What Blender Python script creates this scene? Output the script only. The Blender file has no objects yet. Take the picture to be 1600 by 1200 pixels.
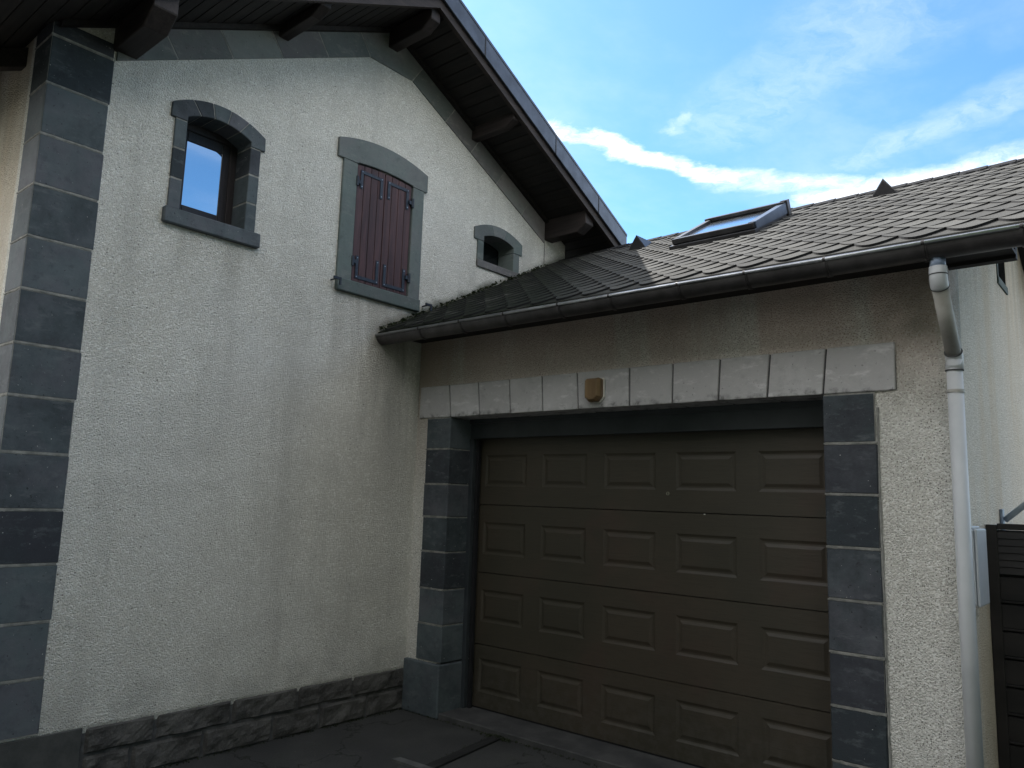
import bpy, bmesh, math, random
from mathutils import Vector, Matrix, noise
random.seed(7)
C = bpy.context.scene.collection
sc = bpy.context.scene

# ------------------------------------------------------------------ camera
CAM = (4.326, -3.982, 1.514)
YAW, PITCH, ROLL = -0.7072512, 0.1450092, 0.0313327
def setup_camera():
    f = Vector((math.sin(YAW)*math.cos(PITCH), math.cos(YAW)*math.cos(PITCH), math.sin(PITCH)))
    r0 = Vector((math.cos(YAW), -math.sin(YAW), 0)); u0 = r0.cross(f)
    r = math.cos(ROLL)*r0 + math.sin(ROLL)*u0
    u = -math.sin(ROLL)*r0 + math.cos(ROLL)*u0
    cd = bpy.data.cameras.new('camera'); co = bpy.data.objects.new('camera', cd); C.objects.link(co)
    m = Matrix((r, u, -f)).transposed().to_4x4(); m.translation = Vector(CAM)
    co.matrix_world = m
    cd.sensor_width = 36; cd.lens = 1215.46/1600*36; cd.clip_start = 0.05; cd.clip_end = 2000
    sc.camera = co
setup_camera()

# ------------------------------------------------------------------ light
SUN = Vector((-0.600, 0.260, 0.756)).normalized()
SUN_EL = math.asin(SUN.z); SUN_AZ = math.atan2(SUN.x, SUN.y)
SUN_STRENGTH, SKY_STRENGTH, EXPOSURE = 5.0, 0.13, 0.94
sl = bpy.data.lights.new('sun', 'SUN'); so = bpy.data.objects.new('sun', sl); C.objects.link(so)
sl.energy = SUN_STRENGTH; sl.angle = math.radians(0.5); sl.color = (1, .97, .93)
so.rotation_euler = SUN.to_track_quat('Z', 'Y').to_euler(); so.location = (0, 0, 20)
sc.view_settings.view_transform = 'Standard'; sc.view_settings.look = 'None'
sc.view_settings.exposure = EXPOSURE; sc.view_settings.gamma = 1

class NT:
    """small helper around a node tree"""
    def __init__(s, tree): s.t = tree; s.n = tree.nodes; s.l = tree.links
    def node(s, typ, **kw):
        n = s.n.new(typ)
        for k, v in kw.items():
            if k.startswith('_'): setattr(n, k[1:], v)
            else: s.set(n, k.replace('__', ' '), v)
        return n
    def set(s, n, key, v):
        inp = n.inputs[int(key[1:])] if key[0] == 'i' and key[1:].isdigit() else n.inputs[key]
        if isinstance(v, bpy.types.NodeSocket): s.l.new(v, inp)
        else: inp.default_value = v
    def math(s, op, a, b=None, c=None, clamp=False):
        n = s.n.new('ShaderNodeMath'); n.operation = op; n.use_clamp = clamp
        for i, v in enumerate((a, b, c)):
            if v is not None: s.set(n, 'i%d' % i, v)
        return n.outputs[0]
    def vmath(s, op, a, b=None, out=0, **kw):
        n = s.n.new('ShaderNodeVectorMath'); n.operation = op
        s.set(n, 'i0', a)
        if b is not None: s.set(n, 'i1', b)
        for k, v in kw.items(): s.set(n, k, v)
        return n.outputs[out]
    def mix(s, f, a, b, blend='MIX'):
        n = s.n.new('ShaderNodeMix'); n.data_type = 'RGBA'; n.blend_type = blend
        s.set(n, 'i0', f); s.set(n, 'i6', a); s.set(n, 'i7', b)
        return n.outputs[2]
    def rng(s, v, a, b, c=0.0, d=1.0, smooth=True):
        n = s.n.new('ShaderNodeMapRange'); n.interpolation_type = 'SMOOTHSTEP' if smooth else 'LINEAR'
        s.set(n, 'i0', v)
        for i, q in enumerate((a, b, c, d)): s.set(n, 'i%d' % (i+1), q)
        return n.outputs[0]
    def noise(s, co, scale, detail=4, rough=.55, out=0, dist=0.0):
        n = s.n.new('ShaderNodeTexNoise'); s.set(n, 'Vector', co); s.set(n, 'Scale', scale)
        s.set(n, 'Detail', detail); s.set(n, 'Roughness', rough); s.set(n, 'Distortion', dist)
        return n.outputs[out]
    def scale(s, co, v):
        return s.vmath('MULTIPLY', co, v)
    def comb(s, x, y, z):
        n = s.n.new('ShaderNodeCombineXYZ'); s.set(n, 'i0', x); s.set(n, 'i1', y); s.set(n, 'i2', z); return n.outputs[0]
    def sep(s, v):
        n = s.n.new('ShaderNodeSeparateXYZ'); s.set(n, 'i0', v); return n.outputs
def rgb(*c): return (c[0], c[1], c[2], 1)

def make_world():
    w = bpy.data.worlds.new('World'); sc.world = w; w.use_nodes = True
    N = NT(w.node_tree); N.n.clear()
    out = N.node('ShaderNodeOutputWorld'); bg = N.node('ShaderNodeBackground')
    sky = N.node('ShaderNodeTexSky', _sky_type='NISHITA', _sun_disc=False)
    sky.sun_elevation = SUN_EL; sky.sun_rotation = SUN_AZ
    sky.altitude = 300; sky.air_density = 1.0; sky.dust_density = .7; sky.ozone_density = 1.6
    d = N.node('ShaderNodeTexCoord').outputs['Generated']
    x, y, z = N.sep(d)
    zc = N.math('MAXIMUM', z, .06)
    p = N.comb(N.math('DIVIDE', x, zc), N.math('DIVIDE', y, zc), 0.0)
    wn = N.noise(p, 5.0, 6, .62, out=1)
    wv = N.vmath('MULTIPLY', N.vmath('SUBTRACT', wn, (.5, .5, .5)), (.21, .21, 0))
    pw = N.vmath('ADD', p, wv)
    fib = N.noise(N.scale(pw, (5, 2.2, 1)), 2.6, 8, .66)
    fine = N.noise(pw, 9.0, 8, .65)
    total = None
    #      a            b            width strength core
    segs = [((-1.27, 1.50), (-1.10, 1.92), .062, 1.1),
            ((-1.10, 1.92), (-1.00, 2.18), .070, 1.0),
            ((-1.00, 2.18), (-.74, 2.42), .12, .60),
            ((-.80, 2.52), (-.10, 2.60), .20, .85),
            ((-.97, 1.78), (-.90, 1.73), .05, .28),
            ((-.86, 1.84), (-.40, 1.62), .24, .15),
            ((-.62, 2.26), (-.16, 2.10), .17, .20),
            ((-.45, 1.55), (-.22, 1.35), .20, .16),
            ((-1.7, 2.74), (-1.20, 2.76), .26, .7),
            ((-1.0, 3.0), (.4, 3.1), .50, .9),
            ((.4, -1.6), (1.9, -1.2), .5, .5)]
    for a, b, wd, st in segs:
        A = (a[0], a[1], 0); D = (b[0]-a[0], b[1]-a[1], 0); L2 = D[0]**2+D[1]**2
        pa = N.vmath('SUBTRACT', pw, A)
        h = N.math('DIVIDE', N.vmath('DOT_PRODUCT', pa, D, out=1), L2, clamp=True)
        sv = N.n.new('ShaderNodeVectorMath'); sv.operation = 'SCALE'; sv.inputs[0].default_value = D
        N.l.new(h, sv.inputs['Scale'])
        dist = N.vmath('LENGTH', N.vmath('SUBTRACT', pa, sv.outputs[0]), out=1)
        m = N.rng(dist, wd, wd*.12, 0.0, st)
        total = m if total is None else N.math('MAXIMUM', total, m)
    tex = N.math('ADD', N.math('MULTIPLY', fib, .75), N.math('MULTIPLY', fine, .45))
    cl = N.math('MULTIPLY', total, N.rng(tex, .34, .78, .10, 1.2), clamp=True)
    veil = N.math('MULTIPLY', N.rng(N.noise(N.scale(p, (1.2, .8, 1)), 1.4, 6, .6), .40, .75), .16)
    cl = N.math('MAXIMUM', cl, veil)
    cl = N.math('MULTIPLY', cl, N.rng(z, .04, .2))
    # unseen cloud added overhead and behind the camera to brighten the walls
    bk = N.math('MULTIPLY', N.rng(N.noise(N.scale(d, (1, 1, 1.6)), 2.1, 7, .6), .30, .62, .25, 1.0),
                N.math('MAXIMUM', N.rng(y, .22, -.15), N.rng(z, .62, .85)))
    gap = N.rng(N.vmath('DOT_PRODUCT', d, Vector((.84, .41, .35)).normalized(), out=1), .88, .965)  # opening in the added cloud so the window pane mirrors blue sky
    bk = N.math('MULTIPLY', N.math('MAXIMUM', bk, N.math('MULTIPLY', N.rng(x, .25, .6), .55)), N.math('SUBTRACT', 1.0, gap))
    tint = N.mix(1.0, sky.outputs[0], rgb(.52, .82, 1.00), 'MULTIPLY')
    bright = N.mix(N.rng(z, .45, .85), rgb(25.5, 24.8, 23.6), rgb(5.5, 5.5, 5.6))   # glow of the added cloud for the wall light, weaker overhead
    tint = N.mix(N.math('MULTIPLY', bk, .85), tint, bright)
    col = N.mix(cl, tint, rgb(6.6, 6.8, 7.1))
    # below the horizon: dull ground tone
    N.set(bg, 'Color', col); bg.inputs['Strength'].default_value = SKY_STRENGTH
    N.l.new(bg.outputs[0], out.inputs[0])
make_world()

# ------------------------------------------------------------------ materials
def mat(name):
    m = bpy.data.materials.new(name); m.use_nodes = True
    N = NT(m.node_tree); b = m.node_tree.nodes['Principled BSDF']
    co = N.node('ShaderNodeTexCoord').outputs['Object']
    return m, N, b, co
def bump(N, b, h, strength=.5, dist=.01, prev=None):
    n = N.node('ShaderNodeBump'); N.set(n, 'Strength', strength); N.set(n, 'Distance', dist); N.set(n, 'Height', h)
    if prev is not None: N.set(n, 'Normal', prev)
    N.set(b, 'Normal', n.outputs[0]); return n.outputs[0]

def stucco(name, kind):
    m, N, b, co = mat(name)
    x, y, z = N.sep(co)
    big = N.noise(co, .9, 4, .6); mid = N.noise(co, 5, 5, .6)
    base = N.mix(N.rng(big, .35, .68), rgb(.655, .63, .565), rgb(.71, .69, .635))
    base = N.mix(N.math('MULTIPLY', N.rng(mid, .45, .75), .28), base, rgb(.50, .485, .44))
    # grains of the scraped render: rounded grit, sparse dark pits, pale grains
    cw = N.vmath('ADD', co, N.vmath('MULTIPLY', N.noise(co, 60, 2, .5, out=1), (.006, .006, .006)))
    v = N.node('ShaderNodeTexVoronoi'); N.set(v, 'Vector', cw); N.set(v, 'Scale', 118.0)
    cr = N.sep(v.outputs['Color'])
    v2 = N.node('ShaderNodeTexVoronoi'); N.set(v2, 'Vector', cw); N.set(v2, 'Scale', 62.0)
    c2 = N.sep(v2.outputs['Color'])
    n3 = N.noise(co, 30, 3, .6); patchy = N.rng(N.noise(co, 3.2, 4, .6), .35, .65, .55, 1.0)
    pit = N.math('MULTIPLY', N.math('GREATER_THAN', cr[0], .80), N.rng(v.outputs['Distance'], .50, .25))
    pit2 = N.math('MULTIPLY', N.math('GREATER_THAN', c2[1], .93), N.rng(v2.outputs['Distance'], .34, .16))
    pit = N.math('MULTIPLY', N.math('MAXIMUM', pit, pit2), patchy)
    base = N.mix(N.math('MULTIPLY', cr[2], .30), base, rgb(.40, .385, .34))
    base = N.mix(N.math('MULTIPLY', pit, .85), base, rgb(.13, .12, .10))
    base = N.mix(N.math('MULTIPLY', N.math('GREATER_THAN', cr[1], .82), .6), base, rgb(.86, .85, .80))
    streak = N.noise(N.scale(co, (4.2, 4.2, .5)), 1.0, 5, .6, dist=.6)
    drip = N.noise(N.scale(co, (2.3, 2.3, .25)), 1.3, 4, .6)
    if kind == 'A':
        # algae where the lower roof meets the wall, damp streaks below the eave end, run-off under the sills
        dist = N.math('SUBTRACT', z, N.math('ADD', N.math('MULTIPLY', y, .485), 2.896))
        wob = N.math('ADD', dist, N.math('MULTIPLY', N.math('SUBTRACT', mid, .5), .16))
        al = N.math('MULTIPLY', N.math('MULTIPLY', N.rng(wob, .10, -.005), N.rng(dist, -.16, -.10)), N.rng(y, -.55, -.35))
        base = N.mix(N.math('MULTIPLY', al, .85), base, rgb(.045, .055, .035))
        damp = N.math('MULTIPLY', N.math('MULTIPLY', N.rng(y, -.75, -.30), N.rng(z, 1.3, 2.45)), N.rng(z, 2.80, 2.55))
        damp = N.math('MULTIPLY', damp, N.rng(streak, .35, .62))
        base = N.mix(N.math('MULTIPLY', damp, .60), base, rgb(.19, .185, .17))
        def run(y0, y1, z0, ln, s, colr):
            g = N.math('MULTIPLY', N.math('MULTIPLY', N.rng(y, y0-.03, y0+.03), N.rng(y, y1+.03, y1-.03)),
                       N.math('MULTIPLY', N.rng(z, z0-ln, z0), N.math('LESS_THAN', z, z0+.02)))
            g = N.math('MULTIPLY', g, N.rng(streak, .38, .62))
            return N.mix(N.math('MULTIPLY', g, s), base, colr)
        base = run(-2.05, -1.44, 3.01, .45, .40, rgb(.27, .25, .20))
        base = run(-.83, -.06, 2.89, .75, .55, rgb(.27, .235, .19))
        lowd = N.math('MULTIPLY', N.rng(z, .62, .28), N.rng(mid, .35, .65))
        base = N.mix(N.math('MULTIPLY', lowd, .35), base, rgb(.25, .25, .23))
        base = N.mix(N.math('MULTIPLY', N.rng(drip, .50, .72), .30), base, rgb(.33, .32, .29))
        tr = N.rng(N.noise(N.scale(co, (1, .8, 1.3)), 1.7, 3, .5, dist=1.2), .42, .60)
        base = N.mix(N.math('MULTIPLY', tr, .16), base, rgb(.40, .385, .35))
    elif kind == 'B':
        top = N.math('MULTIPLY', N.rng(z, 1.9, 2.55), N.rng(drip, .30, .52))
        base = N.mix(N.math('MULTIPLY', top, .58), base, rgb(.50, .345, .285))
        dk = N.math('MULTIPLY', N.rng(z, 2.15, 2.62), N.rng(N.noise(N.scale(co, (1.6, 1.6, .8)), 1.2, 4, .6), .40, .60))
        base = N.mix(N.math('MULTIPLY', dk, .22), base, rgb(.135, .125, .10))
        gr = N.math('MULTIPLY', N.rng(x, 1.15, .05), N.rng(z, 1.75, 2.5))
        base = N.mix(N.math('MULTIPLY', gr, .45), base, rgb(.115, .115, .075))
        rt = N.math('MULTIPLY', N.rng(x, 2.95, 3.5), N.math('MULTIPLY', N.rng(z, 1.4, 2.5), N.rng(mid, .3, .6)))
        base = N.mix(N.math('MULTIPLY', rt, .40), base, rgb(.16, .155, .115))
        lf = N.math('MULTIPLY', N.rng(x, .5, .0), N.rng(z, 1.4, 1.9))
        base = N.mix(N.math('MULTIPLY', lf, .35), base, rgb(.30, .23, .18))
    else:
        base = N.mix(N.math('ADD', .30, N.math('MULTIPLY', N.rng(drip, .45, .65), .30)), base, rgb(.60, .48, .33))
        st = N.math('MULTIPLY', N.rng(z, 2.2, 3.2), N.rng(streak, .4, .6))
        base = N.mix(N.math('MULTIPLY', st, .35), base, rgb(.33, .27, .19))
    N.set(b, 'Base Color', base); N.set(b, 'Roughness', .95); N.set(b, 'Specular IOR Level', .15)
    vd = N.rng(v.outputs['Distance'], .75, .0)
    h = N.math('ADD', N.math('MULTIPLY', vd, N.math('ADD', N.math('MULTIPLY', cr[1], .45), .6)), N.math('MULTIPLY', n3, .35))
    h = N.math('SUBTRACT', h, N.math('MULTIPLY', pit, .8))
    bump(N, b, h, .75, .008)
    return m

def stone(name, c0, c1, pits=.6, seedscale=1.0):
    m, N, b, co = mat(name)
    rnd = N.node('ShaderNodeObjectInfo').outputs['Random']
    off = N.vmath('ADD', co, N.comb(N.math('MULTIPLY', rnd, 37.0), N.math('MULTIPLY', rnd, 11.0), 0.0))
    big = N.noise(off, 4.0, 6, .68); mid = N.noise(off, 17, 5, .65); fi = N.noise(off, 130, 3, .6)
    t = N.math('ADD', N.math('MULTIPLY', big, .75), N.math('MULTIPLY', rnd, .45*seedscale))
    base = N.mix(N.rng(t, .38, .85), c0, c1)
    base = N.mix(N.math('MULTIPLY', N.rng(mid, .52, .78), .45), base, tuple(q*.62 for q in c0[:3])+(1,))
    base = N.mix(N.math('MULTIPLY', N.rng(fi, .62, .8), .35), base, tuple(min(1, q*1.7) for q in c1[:3])+(1,))
    hue = N.rng(N.noise(off, 5.5, 4, .6), .40, .62)
    hue = N.rng(N.math('ADD', N.math('MULTIPLY', hue, .4), N.math('MULTIPLY', N.math('FRACT', N.math('MULTIPLY', rnd, 7.31)), .9)), .2, 1.1)
    base = N.mix(1.0, base, N.mix(hue, rgb(.93, 1.03, 1.05), rgb(1.05, 1.0, 1.07)), 'MULTIPLY') if seedscale >= 1 else base
    base = N.mix(N.math('MULTIPLY', N.rng(N.noise(N.scale(off, (1, 1, 2.4)), 8, 5, .7), .52, .70), .5), base, tuple(q*1.25 for q in c1[:3])+(1,))
    sp = N.noise(off, 60, 2, .5)
    pit = N.rng(sp, .69, .745)
    base = N.mix(N.math('MULTIPLY', pit, pits), base, tuple(q*.3 for q in c0[:3])+(1,))
    wsp = N.rng(N.noise(N.vmath('ADD', off, (3.3, 1.2, 7.7)), 88, 2, .5), .745, .775)
    base = N.mix(wsp, base, rgb(.55, .54, .50))
    if seedscale < 1: base = N.mix(N.math('MULTIPLY', N.rng(N.sep(co)[2], 2.125, 2.085), N.rng(mid, .45, .75)), base, rgb(.10, .10, .095))
    N.set(b, 'Base Color', base); N.set(b, 'Roughness', .82); N.set(b, 'Specular IOR Level', .3)
    h = N.math('SUBTRACT', N.math('ADD', N.math('MULTIPLY', mid, .8), N.math('MULTIPLY', fi, .35)), N.math('MULTIPLY', pit, .6))
    bump(N, b, h, .55, .006)
    return m

def simple(name, c0, c1, scale=6, rough=.7, metal=0.0, bstr=.2, bscale=60, stretch=(1, 1, 1), spec=.4, bdist=.004):
    m, N, b, co = mat(name)
    cs = N.scale(co, stretch)
    n = N.noise(cs, scale, 5, .6)
    N.set(b, 'Base Color', N.mix(N.rng(n, .32, .70), c0, c1)); N.set(b, 'Roughness', rough)
    N.set(b, 'Metallic', metal); N.set(b, 'Specular IOR Level', spec)
    if bstr: bump(N, b, N.noise(cs, bscale, 4, .6), bstr, bdist)
    return m

def wood(name, c0, c1, axis='Z', rough=.6, scale=22, bstr=.25):
    m, N, b, co = mat(name)
    rnd = N.node('ShaderNodeObjectInfo').outputs['Random']
    st = {'Z': (1, 1, .06), 'X': (.06, 1, 1), 'Y': (1, .06, 1)}[axis]
    cs = N.vmath('ADD', N.scale(co, st), N.comb(rnd, N.math('MULTIPLY', rnd, 3.0), rnd))
    g = N.noise(cs, scale, 6, .65, dist=.8); f = N.noise(cs, scale*5, 4, .7)
    t = N.math('ADD', N.math('MULTIPLY', g, .7), N.math('MULTIPLY', f, .35))
    base = N.mix(N.rng(t, .38, .68), c0, c1)
    base = N.mix(N.math('MULTIPLY', N.rng(N.noise(co, 2.2, 4), .45, .7), .35), base, tuple(q*.55 for q in c0[:3])+(1,))
    N.set(b, 'Base Color', base); N.set(b, 'Roughness', rough); N.set(b, 'Specular IOR Level', .35)
    bump(N, b, t, bstr, .004)
    return m

M = {}
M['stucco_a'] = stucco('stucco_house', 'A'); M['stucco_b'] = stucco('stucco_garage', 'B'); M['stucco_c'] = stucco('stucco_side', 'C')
M['basalt'] = stone('dark_basalt', rgb(.036, .041, .046), rgb(.108, .118, .124))
M['basalt_f'] = stone('grey_green_stone', rgb(.10, .115, .108), rgb(.15, .165, .155), .3)
M['band'] = stone('weathered_band_stone', rgb(.125, .128, .120), rgb(.20, .195, .18), .4)
M['lintel'] = stone('pale_cast_stone', rgb(.42, .41, .405), rgb(.58, .57, .565), .5, .35)
M['mortar'] = simple('mortar', rgb(.17, .17, .155), rgb(.30, .295, .27), 20, .95, bstr=.6, bscale=120)
M['mortar_dk'] = simple('mortar_dark', rgb(.05, .05, .05), rgb(.10, .10, .10), 20, .95, bstr=.4)
M['soffit'] = wood('dark_soffit_boards', rgb(.010, .009, .009), rgb(.024, .020, .018), 'X', .75)
M['beam'] = wood('brown_beam', rgb(.018, .014, .014), rgb(.042, .033, .031), 'X', .65)
M['barge'] = wood('barge_board', rgb(.018, .013, .012), rgb(.040, .029, .025), 'Y', .65)
M['verge'] = simple('slate_grey_sheet', rgb(.055, .065, .082), rgb(.085, .10, .125), 8, .38, .6, .1, 30)
M['zinc'] = simple('dark_zinc', rgb(.060, .056, .056), rgb(.10, .094, .094), 9, .42, .55, .12, 40)
M['zinc_lip'] = simple('bare_zinc_edge', rgb(.35, .36, .38), rgb(.55, .56, .58), 9, .3, .9, .05, 40)
M['pvc'] = simple('grey_pvc', rgb(.46, .475, .48), rgb(.53, .54, .545), 4, .45, 0, .04, 20)
M['pvc_dirty'] = simple('weathered_beige_pvc', rgb(.30, .285, .25), rgb(.44, .425, .39), 5, .6, 0, .06, 20)
M['spigot'] = simple('blue_grey_spigot', rgb(.16, .21, .30), rgb(.26, .31, .38), 14, .5, .3, .05, 20)
M['frame_dk'] = wood('dark_window_frame', rgb(.014, .012, .014), rgb(.028, .022, .024), 'Z', .45)
M['shutter'] = wood('mahogany_planks', rgb(.036, .016, .019), rgb(.090, .042, .042), 'Z', .55, 26, .35)
M['iron'] = simple('blue_black_iron', rgb(.018, .024, .036), rgb(.035, .045, .06), 30, .5, .3, .3, 90)
M['rivet'] = simple('bright_rivet', rgb(.25, .27, .30), rgb(.35, .36, .38), 30, .35, .8, 0)
M['seal'] = simple('black_rubber', rgb(.008, .008, .009), rgb(.014, .014, .016), 10, .8, 0, 0)
M['door_fr'] = simple('dark_grey_frame', rgb(.030, .036, .040), rgb(.045, .052, .057), 5, .5, 0, .1, 60)
M['concrete'] = simple('concrete_apron', rgb(.045, .045, .045), rgb(.085, .084, .08), 5, .92, 0, .5, 70)
M['strip'] = simple('pale_paving_strip', rgb(.07, .07, .07), rgb(.12, .12, .115), 9, .9, 0, .5, 80)
M['timber'] = wood('black_timber', rgb(.012, .012, .012), rgb(.03, .03, .029), 'Y', .8)
M['meter'] = simple('meter_box_plastic', rgb(.42, .44, .455), rgb(.48, .495, .51), 3, .5, 0, .05, 30)
M['gate'] = simple('black_brown_gate', rgb(.012, .011, .011), rgb(.024, .021, .020), 7, .5, 0, .1, 40, stretch=(.2, 1, 1))
M['rail'] = simple('galvanised_rail', rgb(.33, .40, .47), rgb(.45, .52, .58), 9, .4, .5, .05)
M['amber'] = simple('amber_lamp_cover', rgb(.16, .10, .05), rgb(.28, .19, .10), 9, .35, 0, .1, 30, stretch=(1, 1, .15))
M['white'] = simple('white_plastic', rgb(.62, .60, .54), rgb(.7, .68, .62), 5, .5, 0, 0)
M['moss'] = simple('dark_moss', rgb(.012, .018, .008), rgb(.04, .05, .02), 40, .95, 0, .9, 120)
M['interior'] = simple('dark_interior', rgb(.02, .02, .022), rgb(.03, .03, .03), 2, .9, 0, 0)
M['velux'] = simple('skylight_sheet', rgb(.035, .034, .036), rgb(.06, .06, .064), 8, .42, .5, .08, 40)
M['velux_side'] = simple('skylight_blue_sheet', rgb(.06, .085, .13), rgb(.09, .115, .16), 8, .4, .4, .05, 40)
M['bracket'] = simple('brass_lock', rgb(.3, .28, .22), rgb(.4, .37, .3), 8, .4, .7, 0)

def glass_mat(name, tint, refl, rough=.02):
    m, N, b, co = mat(name)
    gl = N.node('ShaderNodeBsdfGlossy', Color=rgb(.9, .95, 1), Roughness=rough)
    df = N.node('ShaderNodeBsdfDiffuse', Color=tint)
    fr = N.node('ShaderNodeFresnel', IOR=1.5)
    f = N.math('ADD', N.math('MULTIPLY', fr.outputs[0], 1.6), refl, clamp=True)
    ms = N.node('ShaderNodeMixShader'); N.set(ms, 'i0', f)
    N.l.new(df.outputs[0], ms.inputs[1]); N.l.new(gl.outputs[0], ms.inputs[2])
    bmp = N.node('ShaderNodeBump', Strength=.03, Distance=.01); N.set(bmp, 'Height', N.noise(co, 3.0, 2))
    N.l.new(bmp.outputs[0], gl.inputs['Normal'])
    out = [n for n in N.n if n.type == 'OUTPUT_MATERIAL'][0]
    N.l.new(ms.outputs[0], out.inputs[0]); return m
M['glass'] = glass_mat('window_glass', rgb(.03, .07, .16), .62)
M['glass_dk'] = glass_mat('dim_glass', rgb(.008, .010, .011), .02)
M['glass_sky'] = glass_mat('skylight_glass', rgb(.35, .36, .36), .35, .15)

def shingle_mat():
    m, N, b, co = mat('mineral_shingle')
    x, y, z = N.sep(co)
    at = N.node('ShaderNodeAttribute', _attribute_name='tab').outputs['Fac']
    g = N.noise(co, 260, 2, .7); g2 = N.noise(co, 3, 4, .6); sp = N.noise(co, 120, 2, .5)
    base = N.mix(at, rgb(.088, .087, .083), rgb(.150, .148, .138))
    base = N.mix(N.rng(g, .35, .7), N.mix(.5, base, rgb(.045, .044, .04)), base)
    base = N.mix(N.math('MULTIPLY', N.rng(g2, .45, .7), .35), base, rgb(.066, .062, .052))
    ms = N.math('MULTIPLY', N.rng(N.math('ADD', x, N.math('MULTIPLY', y, .66)), 2.0, 1.1), N.rng(N.noise(co, 5, 5, .65), .20, .50))  # moss tone shaped to the verge's shadow edge, shade put into the colour
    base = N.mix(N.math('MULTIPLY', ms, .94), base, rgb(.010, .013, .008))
    base = N.mix(N.rng(sp, .80, .84), base, rgb(.5, .5, .46))
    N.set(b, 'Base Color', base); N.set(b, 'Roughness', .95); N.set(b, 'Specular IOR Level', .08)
    bump(N, b, g, .5, .003)
    return m
M['shingle'] = shingle_mat()

def door_mat():
    m, N, b, co = mat('door_woodgrain')
    cs = N.scale(co, (.09, 1, 1))
    g = N.noise(cs, 95, 5, .65); big = N.noise(co, 1.1, 4, .6); pt = N.noise(co, 2.4, 4, .55)
    base = N.mix(N.rng(big, .38, .66), rgb(.046, .042, .030), rgb(.060, .050, .036))
    base = N.mix(N.math('MULTIPLY', N.rng(pt, .55, .72), .4), base, rgb(.068, .044, .034))
    base = N.mix(N.math('MULTIPLY', N.rng(g, .45, .7), .35), base, rgb(.030, .027, .021))
    zz = N.sep(co)[2]; dst = N.math('MULTIPLY', N.rng(zz, .65, .05), N.rng(N.noise(co, 14, 5, .7), .38, .66))
    base = N.mix(N.math('MULTIPLY', dst, .30), base, rgb(.11, .105, .095))
    N.set(b, 'Base Color', N.mix(1.0, base, rgb(1.02, .98, .95), 'MULTIPLY')); N.set(b, 'Roughness', .48); N.set(b, 'Specular IOR Level', .4)
    bump(N, b, g, .35, .003); return m
M['door'] = door_mat()

def asphalt_mat():
    m, N, b, co = mat('dark_asphalt')
    big = N.noise(co, 1.1, 5, .6); g = N.noise(co, 150, 3, .7); mg = N.noise(co, 9, 5, .65)
    base = N.mix(N.rng(big, .35, .7), rgb(.026, .027, .027), rgb(.050, .050, .048))
    base = N.mix(N.math('MULTIPLY', N.rng(g, .5, .7), .5), base, rgb(.085, .085, .082))
    base = N.mix(N.math('MULTIPLY', N.rng(mg, .55, .75), .6), base, rgb(.022, .028, .014))
    vc = N.node('ShaderNodeTexVoronoi', _feature='DISTANCE_TO_EDGE')
    N.set(vc, 'Vector', N.vmath('ADD', co, N.vmath('MULTIPLY', N.noise(co, 3.5, 4, .6, out=1), (.5, .5, .5)))); N.set(vc, 'Scale', 1.1)
    crack = N.rng(vc.outputs['Distance'], .012, .002)
    base = N.mix(N.math('MULTIPLY', crack, .8), base, rgb(.008, .010, .006))
    grit = N.rng(N.noise(co, 55, 2, .5), .70, .73)
    base = N.mix(N.math('MULTIPLY', grit, .6), base, rgb(.16, .155, .14))
    dust = N.math('MULTIPLY', N.rng(N.noise(co, 2.3, 5, .7), .50, .72), .35)
    base = N.mix(dust, base, rgb(.075, .075, .068))
    N.set(b, 'Base Color', base); N.set(b, 'Roughness', .85)
    bump(N, b, N.math('SUBTRACT', N.math('ADD', g, mg), crack), .8, .008); return m
M['asphalt'] = asphalt_mat()

def rubble_mat():
    m, N, b, co = mat('split_faced_stone')
    big = N.noise(co, 6, 6, .7); g = N.noise(co, 90, 3, .7)
    base = N.mix(N.rng(big, .35, .68), rgb(.040, .038, .036), rgb(.095, .091, .085))
    base = N.mix(N.math('MULTIPLY', N.rng(g, .5, .72), .4), base, rgb(.19, .185, .17))
    N.set(b, 'Base Color', base); N.set(b, 'Roughness', .9)
    bump(N, b, N.math('ADD', big, N.math('MULTIPLY', g, .4)), .6, .012); return m
M['rubble'] = rubble_mat()
M['ridge'] = simple('dark_ridge_felt', rgb(.016, .016, .017), rgb(.03, .03, .032), 30, .95, 0, .4, 120, spec=.1)
M['plinth'] = simple('dark_plinth_render', rgb(.05, .052, .050), rgb(.085, .085, .08), 7, .92, 0, .5, 60)

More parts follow.
